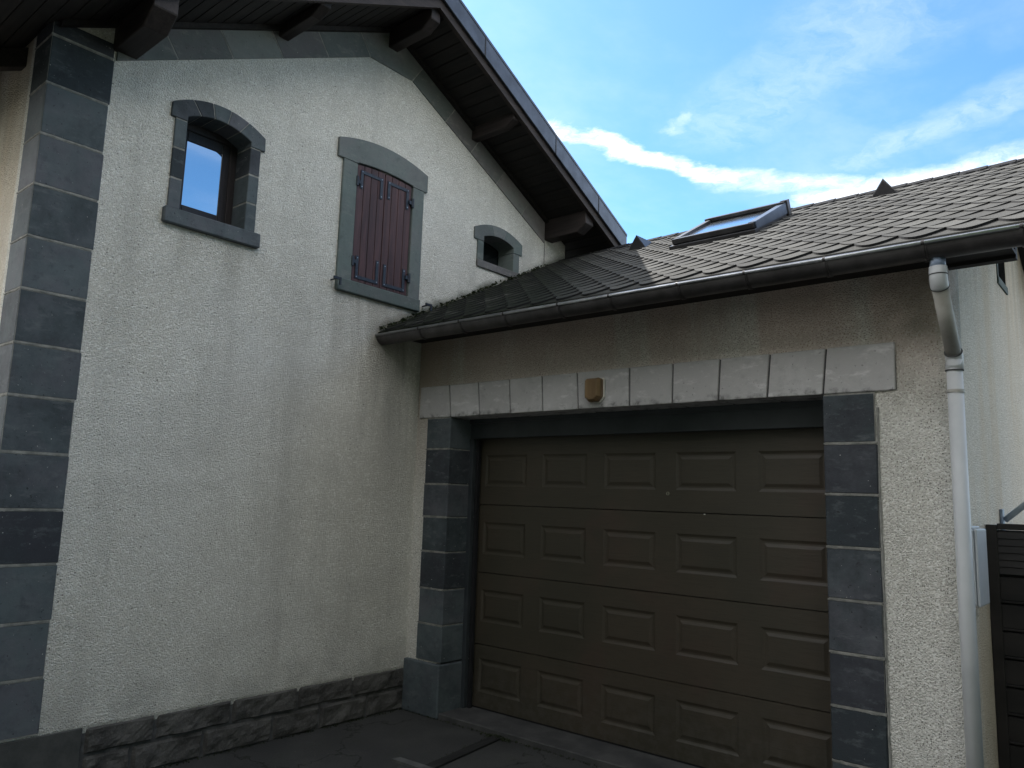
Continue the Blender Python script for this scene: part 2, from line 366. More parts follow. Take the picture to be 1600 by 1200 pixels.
# ------------------------------------------------------------------ building helpers
def link(name, me, m, parent=None):
    o = bpy.data.objects.new(name, me); C.objects.link(o)
    for q in (m if isinstance(m, (list, tuple)) else [m]): me.materials.append(q)
    if parent: o.parent = parent
    return o
def tag(o, label=None, cat=None, group=None, kind=None):
    if label: o['label'] = label
    if cat: o['category'] = cat
    if group: o['group'] = group
    if kind: o['kind'] = kind
    return o
def empty(name, label, cat, group=None):
    o = bpy.data.objects.new(name, None); C.objects.link(o); o.empty_display_size = .3
    return tag(o, label, cat, group)
class MB:
    def __init__(s): s.v = []; s.f = []; s.mi = []; s.k = 0
    def add(s, vs, fs):
        o = len(s.v); s.v += [tuple(p) for p in vs]; s.f += [tuple(i+o for i in f) for f in fs]; s.mi += [s.k]*len(fs); return s
    def box(s, x0, x1, y0, y1, z0, z1):
        vs = [(x, y, z) for x in (x0, x1) for y in (y0, y1) for z in (z0, z1)]
        return s.add(vs, [(0, 1, 3, 2), (4, 6, 7, 5), (0, 4, 5, 1), (2, 3, 7, 6), (0, 2, 6, 4), (1, 5, 7, 3)])
    def prism(s, poly, axis, d0, d1):
        """2D polygon extruded: axis 'x' -> poly in (y,z); 'y' -> (x,z); 'z' -> (x,y)"""
        def P(q, d): return {'x': (d, q[0], q[1]), 'y': (q[0], d, q[1]), 'z': (q[0], q[1], d)}[axis]
        n = len(poly); vs = [P(q, d0) for q in poly]+[P(q, d1) for q in poly]
        return s.add(vs, [tuple(range(n))[::-1], tuple(range(n, 2*n))]+[(i, (i+1) % n, (i+1) % n+n, i+n) for i in range(n)])
    def tube(s, pts, r, n=16, caps=True):
        pts = [Vector(p) for p in pts]; rings = []; up = None
        rr = r if isinstance(r, (list, tuple)) else [r]*len(pts)
        for i, p in enumerate(pts):
            t = (pts[min(i+1, len(pts)-1)]-pts[max(i-1, 0)]).normalized()
            if up is None: up = t.orthogonal().normalized()
            else: up = (up-t*up.dot(t)).normalized()
            w = t.cross(up)
            rings.append([p+rr[i]*(math.cos(a)*up+math.sin(a)*w) for a in [2*math.pi*k/n for k in range(n)]])
        vs = [q for rg in rings for q in rg]; fs = []
        for i in range(len(rings)-1):
            for k in range(n): fs.append((i*n+k, i*n+(k+1) % n, (i+1)*n+(k+1) % n, (i+1)*n+k))
        if caps: fs += [tuple(range(n))[::-1], tuple((len(rings)-1)*n+k for k in range(n))]
        return s.add(vs, fs)
    def build(s, name, m, parent=None, bevel=0, smooth=False, seg=1):
        me = bpy.data.meshes.new(name); me.from_pydata(s.v, [], s.f); me.update()
        bm = bmesh.new(); bm.from_mesh(me); bmesh.ops.recalc_face_normals(bm, faces=bm.faces); bm.to_mesh(me); bm.free()
        for p, k in zip(me.polygons, s.mi):
            p.material_index = k; p.use_smooth = smooth
        o = link(name, me, m, parent)
        if bevel:
            b = o.modifiers.new('bevel', 'BEVEL'); b.width = bevel; b.segments = seg; b.limit_method = 'ANGLE'; b.angle_limit = math.radians(35)
        return o
def arc(y0, y1, zs, rise, n=12):
    return [(y0+(y1-y0)*i/n, zs+rise*(1-(2*i/n-1)**2)) for i in range(n+1)]

def wall_sheet(name, us, vs, hole, top, place, thick, m, parent):
    """grid wall with rectangular holes; place(u,v,d) -> 3D, d = depth into the wall"""
    mb = MB(); idx = {}
    nV = len(vs)+1
    def z(i, j): return vs[j] if j < len(vs) else top(us[i])
    cells = set()
    for i in range(len(us)-1):
        for j in range(nV-1):
            uc = (us[i]+us[i+1])/2; vc = (z(i, j)+z(i, j+1)+z(i+1, j)+z(i+1, j+1))/4
            if not hole(uc, vc): cells.add((i, j))
    def V(i, j, d):
        k = (i, j, d)
        if k not in idx: idx[k] = len(mb.v); mb.v.append(place(us[i], z(i, j), d))
        return idx[k]
    def F(*q): mb.f.append(tuple(q)); mb.mi.append(0)
    for (i, j) in cells:
        for d in (0, thick): F(V(i, j, d), V(i+1, j, d), V(i+1, j+1, d), V(i, j+1, d))
        for (di, dj, a, b) in ((-1, 0, (i, j), (i, j+1)), (1, 0, (i+1, j), (i+1, j+1)), (0, -1, (i, j), (i+1, j)), (0, 1, (i, j+1), (i+1, j+1))):
            if (i+di, j+dj) not in cells: F(V(*a, 0), V(*b, 0), V(*b, thick), V(*a, thick))
    return mb.build(name, m, parent)

# ------------------------------------------------------------------ ground
def build_ground():
    g = MB().box(-60, 60, -60, 60, -.4, 0).build('driveway', M['asphalt']); tag(g, kind='structure')
    a = MB().box(.0, 3.9, -.015, .40, -.2, .04).build('threshold_apron', M['concrete'], bevel=.006); tag(a, kind='structure')
    t = MB().prism([(.885, -.018), (.955, -.018), (1.10, -1.0), (1.03, -1.0)], 'z', -.1, .012).build('paving_joint', M['timber']); tag(t, kind='structure')
    s = MB().prism([(.79, -.80), (2.6, -.72), (2.6, -.67), (.80, -.745)], 'z', -.1, .016).build('paving_edge', M['strip']); tag(s, kind='structure')
build_ground()

# ------------------------------------------------------------------ main house
YC = -.443                                   # ridge line
def zs(y): return 5.03-.494*abs(y-YC)        # underside of the roof
YF, YB = -2.706, 1.80
XW = -7.5
def build_house():
    H = empty('house', 'cream stucco gabled house with dark stone corner quoins and a brown boarded roof overhang', 'house')
    def hole(y, z):
        return (-2.0 < y < -1.5 and 3.06 < z < 3.765) or (-.74 < y < -.14 and 2.95 < z < 3.87) or (.61 < y < 1.07 and 3.44 < z < 3.75)
    us = sorted([YF, -2.35, -2.0, -1.5, -1.0, -.74, YC, -.14, .2, .61, 1.07, 1.4, YB])
    vs = sorted([0.0, .18, .297, 1.2, 2.2, 2.95, 3.06, 3.44, 3.75, 3.765, 3.87])
    wall_sheet('gable_wall', us, vs, hole, lambda y: zs(y)+.03, lambda u, v, d: (-d-(.03 if v < .2 else 0), u, v), .3, M['stucco_a'], H)
    # the other three walls
    MB().box(XW, -.3, YF, YF+.3, 0, zs(YF)+.03).build('front_wall', M['stucco_c'], H)
    MB().box(XW, -.3, YB-.3, YB, 0, zs(YB)+.03).build('rear_wall', M['stucco_c'], H)
    MB().prism([(YF+.3, 0), (YB-.3, 0), (YB-.3, zs(YB-.3)), (YC, zs(YC)), (YF+.3, zs(YF+.3))], 'x', XW, XW+.3).build('far_gable_wall', M['stucco_c'], H)
    # light patch of newer render near the roof end on the right
    # plinth
    MB().box(-.30, .004, YF-.02, -2.19, 0, .292).build('rendered_plinth', M['plinth'], H, bevel=.006)
    mb = MB()
    random.seed(3)
    for (z0, z1, off) in ((.0, .147, 0), (.153, .290, .23)):
        y = -2.18
        first = True
        while y < -.004:
            w = random.uniform(.34, .52) if not first else random.uniform(.2, .4)
            first = False
            y1 = min(y+w, -.002)
            if -.002-y1 < .12: y1 = -.002
            ny = max(3, int((y1-y-.008)/.016)); nz = 9
            vs_ = []; sd = random.uniform(0, 50)
            for j in range(nz+1):
                for i in range(ny+1):
                    yy = y+.004+(y1-y-.008)*i/ny; zz = z0+(z1-z0)*j/nz
                    e = min(i, ny-i, j, nz-j)
                    p = Vector((yy*9+sd, zz*13, sd))
                    d = (.5+.5*noise.fractal(p, .8, 2.1, 5))*.030 + abs(noise.noise(Vector((yy*5+sd, zz*7, 3.1))))*.02
                    d = .008 + d*.85 if e else 0.0
                    vs_.append((-.016+d, yy, zz))
            fs_ = []
            for j in range(nz):
                for i in range(ny):
                    a = j*(ny+1)+i; fs_.append((a, a+1, a+ny+2, a+ny+1))
            mb.add(vs_, fs_)
            y = y1
    mb.build('split_stone_plinth', M['rubble'], H)
    MB().box(-.20, -.0095, -2.19, -.0, 0, .292).build('plinth_mortar', M['mortar_dk'], H)
    # quoins
    J = [.298, .568, .836, 1.114, 1.381, 1.658, 1.938, 2.198, 2.473, 2.745, 3.020, 3.293, 3.571, 3.84]
    for k in range(len(J)-1):
        w = -2.400+random.uniform(-.004, .004)
        MB().box(-.235+random.uniform(-.006, .006), .008+random.uniform(-.001, .001), YF-.008, w, J[k]+.005, J[k+1]-.005).build('quoin_stone', M['basalt'], H, bevel=.005)
    MB().box(-.235, .008, YF-.008, -2.402, J[-1]+.005, zs(YF)+.02).build('quoin_stone', M['basalt'], H, bevel=.005)
    mb = MB()
    mb.box(-.225, .0065, YF-.0065, -2.405, .3, zs(YF))
    for z in J[1:]:                       # hand-pointed joints: slightly irregular raised lines
        n = 30; a = [(YF-.0085+(.306)*i/n, z+random.uniform(-.0015, .0015)+.004*noise.noise(Vector((i*.35, z*9, 0))), .0030+.004*abs(noise.noise(Vector((i*.5, z*5, 2)))) + random.uniform(0, .0015)) for i in range(n+1)]
        poly = [(p[0], p[1]-p[2]) for p in a]+[(p[0], p[1]+p[2]) for p in reversed(a)]
        mb.prism(poly, 'x', -.02, .0095)
        a = [(-.235+.243*i/10, z+random.uniform(-.002, .002), random.uniform(.003, .006)) for i in range(11)]
        mb.prism([(p[0], p[1]-p[2]) for p in a]+[(p[0], p[1]+p[2]) for p in reversed(a)], 'y', YF-.0095, YF+.02)
    mb.build('quoin_mortar', M['mortar'], H)
    # stone band following the gable
    def zb(y): return 4.699-.4935*max(0, abs(y-YC)-.209)
    Lj = [-2.392, -2.05, -1.71, -1.364, -1.011, -.652]; Rj = [-.234, .142, .448, .78, 1.129, 1.475]
    def tp(y, s):                         # joints run square to the slope
        return (y+s*.125, zs(y+s*.125)+.02)
    def bandstone(y0, y1, s0, s1):
        pts = [(y0+.003, zb(y0+.003))]
        pts += [(y1-.003, zb(y1-.003))]
        t1 = tp(y1, s1); t0 = tp(y0, s0)
        pts += [(t1[0]-.003, t1[1])]
        if t0[0] < YC < t1[0]: pts += [(YC, zs(YC)+.02)]
        pts += [(t0[0]+.003, t0[1])]
        MB().prism(pts, 'x', -.03, .010+random.uniform(-.001, .001)).build('gable_band_stone', M['band'], H, bevel=.004)
    for a, b in zip(Lj[:-1], Lj[1:]): bandstone(a, b, -1 if a > -2.3 else 0, -1)
    bandstone(Lj[-1], Rj[0], -1, 1)
    for a, b in zip(Rj[:-1], Rj[1:]): bandstone(a, b, 1, 1 if b < 1.4 else 0)
    for sgn, J_ in ((-1, Lj[1:]), (1, Rj[:-1])):
        for y in J_:
            t = tp(y, sgn); MB().prism([(y-.005, zb(y)+.001), (y+.005, zb(y)+.001), (t[0]+.005, t[1]), (t[0]-.005, t[1])], 'x', -.02, .0085).build('band_joint', M['mortar'], H)
    # joint line in the render right of the band
    MB().box(-.01, .004, 1.475, 1.482, 3.55, 3.92).build('render_joint', M['mortar'], H)

    # ---- small casement window with arched stone surround
    S = empty_part('window', H)
    st = M['basalt']
    def vouss(out, inn, k0, k1, n, ear=None):
        o = out[k0:k1+1]; i_ = inn[k0:k1+1]
        pts = list(o)+list(reversed(i_)); return pts
    no = 15
    outer = arc(-2.062, -1.443, 3.745, .092, no); inner = arc(-1.960, -1.545, 3.685, .055, no)
    for k in range(5):
        pts = list(outer[3*k:3*k+4])+list(reversed(inner[3*k:3*k+4]))
        if k == 0: pts = [(-2.064, 3.655)]+list(outer[0:4])+list(reversed(inner[0:4]))+[(-1.960, 3.655)]
        if k == 4: pts = list(outer[12:16])+[(-1.441, 3.655), (-1.545, 3.655)]+list(reversed(inner[12:16]))
        cx = sum(p[0] for p in pts)/len(pts); cz = sum(p[1] for p in pts)/len(pts)
        pts = [(cx+(p[0]-cx)*.965, cz+(p[1]-cz)*.99) for p in pts]
        MB().prism(pts, 'x', -.17, .016).build('arch_stone', st, S, bevel=.004)
    for (a, b) in ((-2.032, -1.960), (-1.545, -1.472)):
        for z0, z1 in ((3.107, 3.29), (3.29, 3.475), (3.475, 3.655)):
            MB().box(-.17, .013, a, b, z0+.004, z1-.004).build('jamb_stone', st, S, bevel=.004)
    mb = MB()
    for (a, b) in ((-2.030, -1.962), (-1.543, -1.474)): MB().box(-.165, .0105, a, b, 3.10, 3.66).build('jamb_mortar', M['mortar'], S)
    mb.prism(list(arc(-2.055, -1.45, 3.742, .090, no))+list(reversed(arc(-1.962, -1.543, 3.688, .055, no))), 'x', -.165, .0125)
    mb.build('surround_mortar', M['mortar'], S)
    MB().box(-.17, .035, -2.054, -1.439, 3.014, 3.107).build('sill', st, S, bevel=.006)
    # frame: fixed frame, sash, pane
    def ring(name, y0, y1, z0, z1, wy, wz, x0, x1, m, par, topfn=None):
        mb = MB(); mb.box(x0, x1, y0, y0+wy, z0, z1); mb.box(x0, x1, y1-wy, y1, z0, z1)
        mb.box(x0, x1-.0005, y0+wy, y1-wy, z0, z0+wz); mb.box(x0, x1-.0005, y0+wy, y1-wy, z1-wz, z1)
        return mb.build(name, m, par, bevel=.003)
    fr = ring('frame', -1.968, -1.537, 3.10, 3.735, .050, .05, -.24, -.150, M['frame_dk'], S)
    ring('sash', -1.921, -1.584, 3.147, 3.688, .052, .065, -.235, -.160, M['frame_dk'], S)
    MB().box(-.185, -.168, -1.875, -1.63, 3.205, 3.63).build('pane', M['glass'], S)

    # ---- shuttered window
    W = empty_part('shuttered_window', H)
    fs = M['basalt_f']
    out = arc(-.883, -.029, 3.985, .072, 14)
    mb = MB()
    inn_t = arc(-.707, -.177, 3.853, .018, 14)
    mb.prism(list(out)+[(-.029, 3.845), (-.062, 3.845), (-.177, 3.845)]+list(reversed(inn_t))+[(-.707, 3.845), (-.832, 3.845), (-.883, 3.845)], 'x', -.12, .020)
    mb.build('arched_head', fs, W, bevel=.004)
    MB().box(-.12, .018, -.832, -.709, 2.90, 3.8445).build('stone_jamb', fs, W, bevel=.004)
    MB().box(-.12, .018, -.175, -.062, 2.90, 3.8445).build('stone_jamb', fs, W, bevel=.004)
    MB().prism([(-.832, 2.892), (-.060, 2.888), (-.060, 2.981), (-.834, 2.981)], 'x', -.12, .032).build('sill', fs, W, bevel=.006)
    MB().box(-.13, -.06, -.74, -.15, 2.95, 3.88).build('reveal_back', M['interior'], W)
    for sgn, (a, b) in (('l', (-.703, -.4445)), ('r', (-.4415, -.181))):
        mb = MB(); nP = 4; wv = (b-a)/nP
        for k in range(nP):
            y0 = a+k*wv+.0018; y1 = a+(k+1)*wv-.0018
            zt = lambda y: 3.853+.018*(1-((y-YC)/.265)**2)-.006
            mb.prism([(y0, 2.988), (y1, 2.988), (y1, zt(y1)), (y0, zt(y0))], 'x', -.022, .004)
        L = mb.build('shutter', M['shutter'], H, bevel=.0025)
        MB().box(-.024, -.003, a+.002, b-.002, 2.99, 3.845).build('shutter_backing', M['frame_dk'], L)
        # wrought iron straps: an upside-down U at the top, an upright U at the bottom
        inset = .030
        ya, yb = (a+inset, b-.022) if sgn == 'l' else (a+.022, b-inset)
        t = .024; zt0 = 3.815; zt1 = zt0-t
        for (z0, z1, la, lb) in ((zt1, zt0, .115, .135), (3.012, 3.012+t, .14, .15)):
            up = z0 > 3.5
            mb = MB()
            mb.box(.004, .010, ya, yb, z0, z1)
            if up:
                mb.box(.004, .0102, ya, ya+t, z0-la, z0); mb.box(.004, .0102, yb-t, yb, z0-lb, z0)
            else:
                mb.box(.004, .0102, ya, ya+t, z1, z1+la); mb.box(.004, .0102, yb-t, yb, z1, z1+lb)
            r = mb; r.k = 1
            for yy, zz in ((ya+t/2, z0-la+.015 if up else z1+la-.015), (yb-t/2, z0-lb+.015 if up else z1+lb-.015), (ya+t/2, (z0+z1)/2), (yb-t/2, (z0+z1)/2)):
                r.tube([(.010, yy, zz), (.014, yy, zz)], .0045, 8)
            mb.build('iron_strap', [M['iron'], M['rivet']], L)
            hy = a-.004 if sgn == 'l' else b+.004
            hz = (z0-.075) if up else (z1+.09)
            h = MB(); h.tube([(.018, hy, hz-.035), (.018, hy, hz+.035)], .012, 10)
            h.box(.0, .022, min(hy, ya if sgn == 'l' else yb-.001), max(hy, ya if sgn == 'l' else yb), hz-.014, hz+.014)
            h.build('hinge', M['iron'], L)
    for yy, zz in ((-.866, 2.953), (-.012, 2.945)):      # shutter holdbacks
        mb = MB(); mb.tube([(0, yy, zz), (.07, yy, zz), (.075, yy+.004, zz-.003)], .006, 8)
        mb.box(.066, .078, yy-.03, yy+.034, zz-.006, zz+.012); mb.box(.066, .078, yy+.020, yy+.034, zz-.040, zz)
        mb.build('shutter_holdback', M['iron'], W, bevel=.002)

    # ---- small arched vent window near the lower roof
    V = empty_part('vent_window', H)
    out = arc(.528, 1.148, 3.745, .078, 12); inn = arc(.645, 1.031, 3.690, .04, 12)
    for k in range(3):
        a_, b_ = 4*k, 4*k+4
        pts = list(out[a_:b_+1])+list(reversed(inn[a_:b_+1]))
        if k == 0: pts = [(.528, 3.645)]+pts+[(.645, 3.645)]
        if k == 2: pts = list(out[8:13])+[(1.148, 3.645), (1.031, 3.645)]+list(reversed(inn[8:13]))
        MB().prism(pts, 'x', -.17, .014).build('arch_stone', fs, V, bevel=.0025)
    for (a, b) in ((.570, .645), (1.031, 1.112)):
        MB().box(-.17, .012, a, b, 3.42, 3.643).build('jamb_stone', fs, V, bevel=.003)
    MB().box(-.17, .018, .570, 1.112, 3.415, 3.476).build('sill', M['band'], V, bevel=.003)
    MB().box(-.20, -.15, .64, .675, 3.47, 3.74).build('frame', M['frame_dk'], V)
    MB().box(-.198, -.149, .675, 1.04, 3.47, 3.50).build('frame', M['frame_dk'], V)
    MB().box(-.185, -.175, .67, 1.04, 3.49, 3.74).build('pane', M['glass_dk'], V)
    MB().box(-.14, -.05, .646, .700, 3.476, 3.55).build('painted_blue_glint', M['spigot'], V, bevel=.004)  # solid blue block painting the sky reflection in the pane

    # ---- roof
    R = roof_part(H)
build_parts = []
def empty_part(name, parent):
    o = bpy.data.objects.new(name, None); C.objects.link(o); o.parent = parent; o.empty_display_size = .1
    return o
def roof_part(H):
    XE = .50; YL, YR = -3.22, 2.06
    def strip(lo, hi, x0, x1, name, m, par, yl=YL, yr=YR, bevel=0):
        pts = [(yl, zs(yl)+lo), (YC, zs(YC)+lo), (yr, zs(yr)+lo), (yr, zs(yr)+hi), (YC, zs(YC)+hi), (yl, zs(yl)+hi)]
        return MB().prism(pts, 'x', x0, x1).build(name, m, par, bevel=bevel)
    deck = strip(.022, .14, XW-.5, XE, 'roof', M['soffit'], H)
    strip(.1405, .165, XW-.5, XE-.002, 'slate_covering', M['verge'], deck)
    # soffit boards under the gable overhang (running out from the wall) and along the eaves
    mb = MB()
    w = .092
    for sgn, ye in ((-1, YL), (1, YR)):
        n = int(abs(ye-YC)/w)
        for k in range(n):
            a = YC+sgn*(k*w+.003); b = YC+sgn*((k+1)*w-.003)
            x0 = -.02 if abs(a-YC) < abs((YF if sgn < 0 else YB)-YC)-.05 else XW-.4
            pts = [(a, zs(a)), (b, zs(b)), (b, zs(b)+.0215), (a, zs(a)+.0215)]
            mb.prism(pts, 'x', x0, XE-.03)
    mb.build('soffit_boards', M['soffit'], deck, bevel=.002)
    # frieze board against the wall, barge board, sheet-metal verge
    strip(-.035, -.002, .011, .045, 'frieze_board', M['soffit'], deck, YF+.02, 1.50)
    strip(-.030, .060, XE-.028, XE+.006, 'barge_board', M['barge'], deck)
    strip(.040, .205, XE+.0065, XE+.030, 'verge_flashing', M['verge'], deck, bevel=.003)
    strip(.190, .212, XE-.10, XE+.0335, 'verge_cap', M['verge'], deck)
    for y in (-2.6, -1.6, .02, .93, 1.58):
        MB().prism([(y, zs(y)+.04), (y+.008, zs(y+.008)+.04), (y+.008, zs(y+.008)+.21), (y, zs(y)+.21)], 'x', XE+.01, XE+.034).build('flashing_seam', M['velux'], deck)
    # ridge cap joint
    MB().prism([(YC-.10, zs(YC-.10)+.205), (YC, zs(YC)+.205), (YC+.10, zs(YC+.10)+.205), (YC+.10, zs(YC+.1)+.225), (YC, zs(YC)+.235), (YC-.10, zs(YC-.1)+.225)], 'x', XW, XE+.04).build('ridge_cap', M['verge'], deck)
    # purlins
    for y, w, zb, ze in ((YC, .090, 4.855, 4.915), (.487, .075, 4.478, 4.525), (-1.373, .075, 4.478, 4.525), (1.535, .12, 3.890, 3.96), (-2.345, .13, 3.895, 3.98)):
        a, b = y-w/2, y+w/2
        XP = XE-.032
        mb = MB(); za, zc = zs(a)-.001, zs(b)-.001
        if y == YC: za = zc = zs(a)-.001
        vs = [(-.1, a, zb), (-.1, b, zb), (-.1, b, zc), (-.1, a, za),
              (XP-.10, a, zb+.004), (XP-.10, b, zb+.004), (XP-.10, b, zc), (XP-.10, a, za),
              (XP, a, ze), (XP, b, ze), (XP, b, zc), (XP, a, za)]
        fs = [(0, 3, 2, 1), (8, 9, 10, 11)]
        for o in (0, 4):
            for k in range(4): fs.append((o+k, o+(k+1) % 4, o+4+(k+1) % 4, o+4+k))
        mb.add(vs, fs); mb.build('purlin', M['beam'], deck, bevel=.005)
    # rafter tails under the front eave
    for k in range(6):
        x = -.42-.55*k
        pts = [(YL+.04, zs(YL+.04)-.001), (YL+.04, zs(YL+.04)-.07), (YL+.10, zs(YL+.1)-.115), (YF+.02, zs(YF+.02)-.115), (YF+.02, zs(YF+.02)-.001)]
        MB().prism(pts, 'x', x-.04, x+.04).build('rafter_tail', M['beam'], deck, bevel=.004)
    MB().prism([(YL-.025, zs(YL)-.03), (YL, zs(YL)-.03), (YL, zs(YL)+.14), (YL-.025, zs(YL)+.14)], 'x', XW-.5, XE).build('eave_fascia', M['barge'], deck)
    MB().prism([(YR, zs(YR)-.06), (YR+.025, zs(YR)-.06), (YR+.025, zs(YR)+.14), (YR, zs(YR)+.14)], 'x', XW-.5, XE).build('eave_fascia', M['barge'], deck)
    return deck
build_house()

# ------------------------------------------------------------------ garage
XG = 3.575; GD = 3.66                        # garage width and depth
def zg(y): return 2.885+.505*(y if y < 1.83 else 3.66-y)
def build_garage():
    G = empty('garage', 'attached single garage with brown panelled door, pale stone lintel and scalloped grey shingle roof', 'garage')
    us = [0.0, .30, 3.05, 3.3, XG]; vs = [0.0, .6, 1.4, 2.14, 2.45]
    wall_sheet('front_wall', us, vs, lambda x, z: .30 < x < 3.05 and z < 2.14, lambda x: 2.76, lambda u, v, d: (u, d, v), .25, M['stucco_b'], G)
    # side wall with a slit opening high in its gable
    ys = [.25, .8, 1.44, 1.74, 1.83, 2.6, GD]; zv = [0.0, 1.2, 2.4, 2.68, 2.93]
    wall_sheet('side_wall', ys, zv, lambda y, z: 1.44 < y < 1.74 and 2.93 < z < 3.40,
               lambda y: max(zg(y)-.13, 2.931), lambda u, v, d: (XG-d, u, v), .25, M['stucco_c'], G)
    # cut: slit frame
    MB().box(XG-.20, XG+.006, 1.42, 1.455, 2.93, 3.42).build('slit_surround', M['basalt_f'], G)
    MB().box(XG-.20, XG+.010, 1.42, 1.76, 2.90, 2.945).build('slit_surround', M['basalt_f'], G)
    MB().box(XG-.05, XG+.003, 1.455, 1.735, 2.945, 3.42).build('slit_pane', M['glass_dk'], G)
    MB().box(0.02, XG-.25, GD-.25, GD, 0, zg(GD)-.1).build('rear_wall', M['stucco_c'], G)
    # rounded corner bead
    MB().tube([(XG-.012, .012, 0), (XG-.012, .012, 2.65)], .016, 12).build('corner_bead', M['stucco_b'], G, smooth=True)

    # lintel of pale blocks with slightly splayed joints
    T = [.032, .336, .620, .908, 1.190, 1.474, 1.859, 2.152, 2.444, 2.727, 3.018, 3.343]
    Bm = [.027, .360, .642, .925, 1.204, 1.486, 1.861, 2.147, 2.431, 2.707, 2.996, 3.340]
    for k in range(11):
        g = .0042
        pts = [(Bm[k]+g, 2.078+random.uniform(-.002, .002)), (Bm[k+1]-g, 2.078+random.uniform(-.002, .002)), (T[k+1]-g, 2.312), (T[k]+g, 2.312)]
        if k in (0, 10): pts = [(p[0], p[1]) for p in pts]
        MB().prism(pts, 'y', -.014+random.uniform(-.0015, .0015), .20).build('lintel_stone', M['lintel'], G, bevel=.006, seg=2)
    MB().prism([(.03, 2.082), (3.338, 2.082), (3.338, 2.308), (.034, 2.308)], 'y', -.004, .19).build('lintel_joints', M['mortar_dk'], G)
    # stone jambs
    Jz = [.36, .614, .857, 1.115, 1.361, 1.595, 1.848, 2.076]
    for k in range(7):
        MB().box(.112+random.uniform(-.006, .004), .360, -.010+random.uniform(-.0015, .0015), .29, Jz[k]+.004, Jz[k+1]-.004).build('jamb_stone', M['basalt'], G, bevel=.006)
    MB().box(.004, .366, -.030, .29, .0, .355).build('jamb_base_stone', M['basalt'], G, bevel=.010, seg=2)
    Rz = [.0, .090, .335, .583, .830, 1.077, 1.325, 1.580, 1.828, 2.076]
    for k in range(9):
        MB().box(2.992, 3.240+random.uniform(-.003, .004), -.010+random.uniform(-.0015, .0015), .29, Rz[k]+.004, Rz[k+1]-.004).build('jamb_stone', M['basalt'], G, bevel=.006)
    for x0, x1, Z in ((.112, .360, Jz[1:-1]), (2.992, 3.244, Rz[1:-1])):
        mb = MB(); mb.box(x0+.006, x1-.006, -.007, .285, Z[0]-.25 if x0 < 1 else 0, 2.0775)
        for z in Z:
            n = 26; a = [(x0+(x1-x0)*i/n, z+random.uniform(-.0012, .0012)+.005*noise.noise(Vector((i*.35, z*9, x0))), .0028+.005*abs(noise.noise(Vector((i*.5, z*5, 2)))) + random.uniform(0, .0015)) for i in range(n+1)]
            mb.prism([(p[0], p[1]-p[2]) for p in a]+[(p[0], p[1]+p[2]) for p in reversed(a)], 'y', -.0115, .02)
        mb.build('jamb_mortar', M['mortar'], G)
    # pointing down the outer edge of the right jamb
    mb = MB(); zz = [i*.1 for i in range(21)]
    a = [(3.243+random.uniform(-.002, .002), z) for z in zz]; b_ = [(3.252+random.uniform(-.003, .004), z) for z in reversed(zz)]
    mb.prism(a+b_, 'y', -.006, .02)
    mb.build('edge_pointing', M['mortar'], G)

    # ---- sectional door
    D = None
    YD = .28
    secs = [(.052, .473), (.479, .972), (.978, 1.455), (1.461, 1.960)]
    cas = [(.455, .845), (.985, 1.357), (1.495, 1.874), (2.012, 2.398), (2.530, 2.912)]
    crow = [(.152, .382), (.632, .857), (1.105, 1.333), (1.590, 1.818)]
    for si, ((z0, z1), (c0, c1)) in enumerate(zip(secs, crow)):
        mb = MB(); X = [.36]+[q for c in cas for q in c]+[3.0]; Z = [z0, c0, c1, z1]
        e = .006
        def q4(x0, x1, za, zb, y=YD): mb.add([(x0, y, za), (x1, y, za), (x1, y, zb), (x0, y, zb)], [(0, 1, 2, 3)])
        for i in range(len(X)-1):
            for j in range(3):
                if j == 1 and i % 2 == 1:
                    levels = [(0, 0), (.008, .004), (.016, .007), (.026, .0065), (.044, .000)]
                    rings = []
                    for ins, dep in levels:
                        rings.append([(X[i]+ins, YD+dep, c0+ins), (X[i+1]-ins, YD+dep, c0+ins), (X[i+1]-ins, YD+dep, c1-ins), (X[i]+ins, YD+dep, c1-ins)])
                    for a, b in zip(rings[:-1], rings[1:]):
                        mb.add(a+b, [(k, (k+1) % 4, (k+1) % 4+4, k+4) for k in range(4)])
                    mb.add(rings[-1], [(0, 1, 2, 3)])
                else: q4(X[i], X[i+1], Z[j], Z[j+1])
        # rolled top and bottom edges
        mb.add([(.36, YD, z1), (3.0, YD, z1), (3.0, YD+.02, z1+.002), (.36, YD+.02, z1+.002)], [(0, 1, 2, 3)])
        mb.add([(.36, YD, z0), (3.0, YD, z0), (3.0, YD+.02, z0-.002), (.36, YD+.02, z0-.002)], [(0, 1, 2, 3)])
        o = mb.build('door_section' if si else 'garage_door', M['door'], G if not si else D)
        if not si: D = o
    MB().box(.36, 3.0, YD+.015, YD+.05, .03, 1.98).build('door_core', M['seal'], D)
    MB().box(.37, 2.99, YD+.003, YD+.03, .030, .052).build('bottom_seal', M['seal'], D)
    mb = MB(); mb.tube([(1.960, YD-.006, 1.568), (1.960, YD+.01, 1.568)], .011, 14)
    mb.k = 1; mb.box(1.9585, 1.9615, YD-.008, YD, 1.561, 1.575); mb.build('lock', [M['bracket'], M['seal']], D)
    MB().box(2.196, 2.206, YD-.004, YD, 1.449, 1.456).build('painted_hinge_glint', M['white'], D)  # white chip painting the small glint on a door hinge
    # frame: header and side channels
    F = MB().box(.36, 2.992, .205, .24, 1.935, 2.10).build('door_frame', M['door_fr'], G, bevel=.003)
    MB().box(.36, 2.992, .195, .215, 2.045, 2.0775).build('header_lip', M['door_fr'], F)
    for a, b in ((.360, .395), (2.962, 2.992)):
        MB().box(a, b, .200, .235, .04, 1.9345).build('side_channel', M['door_fr'], F, bevel=.002)
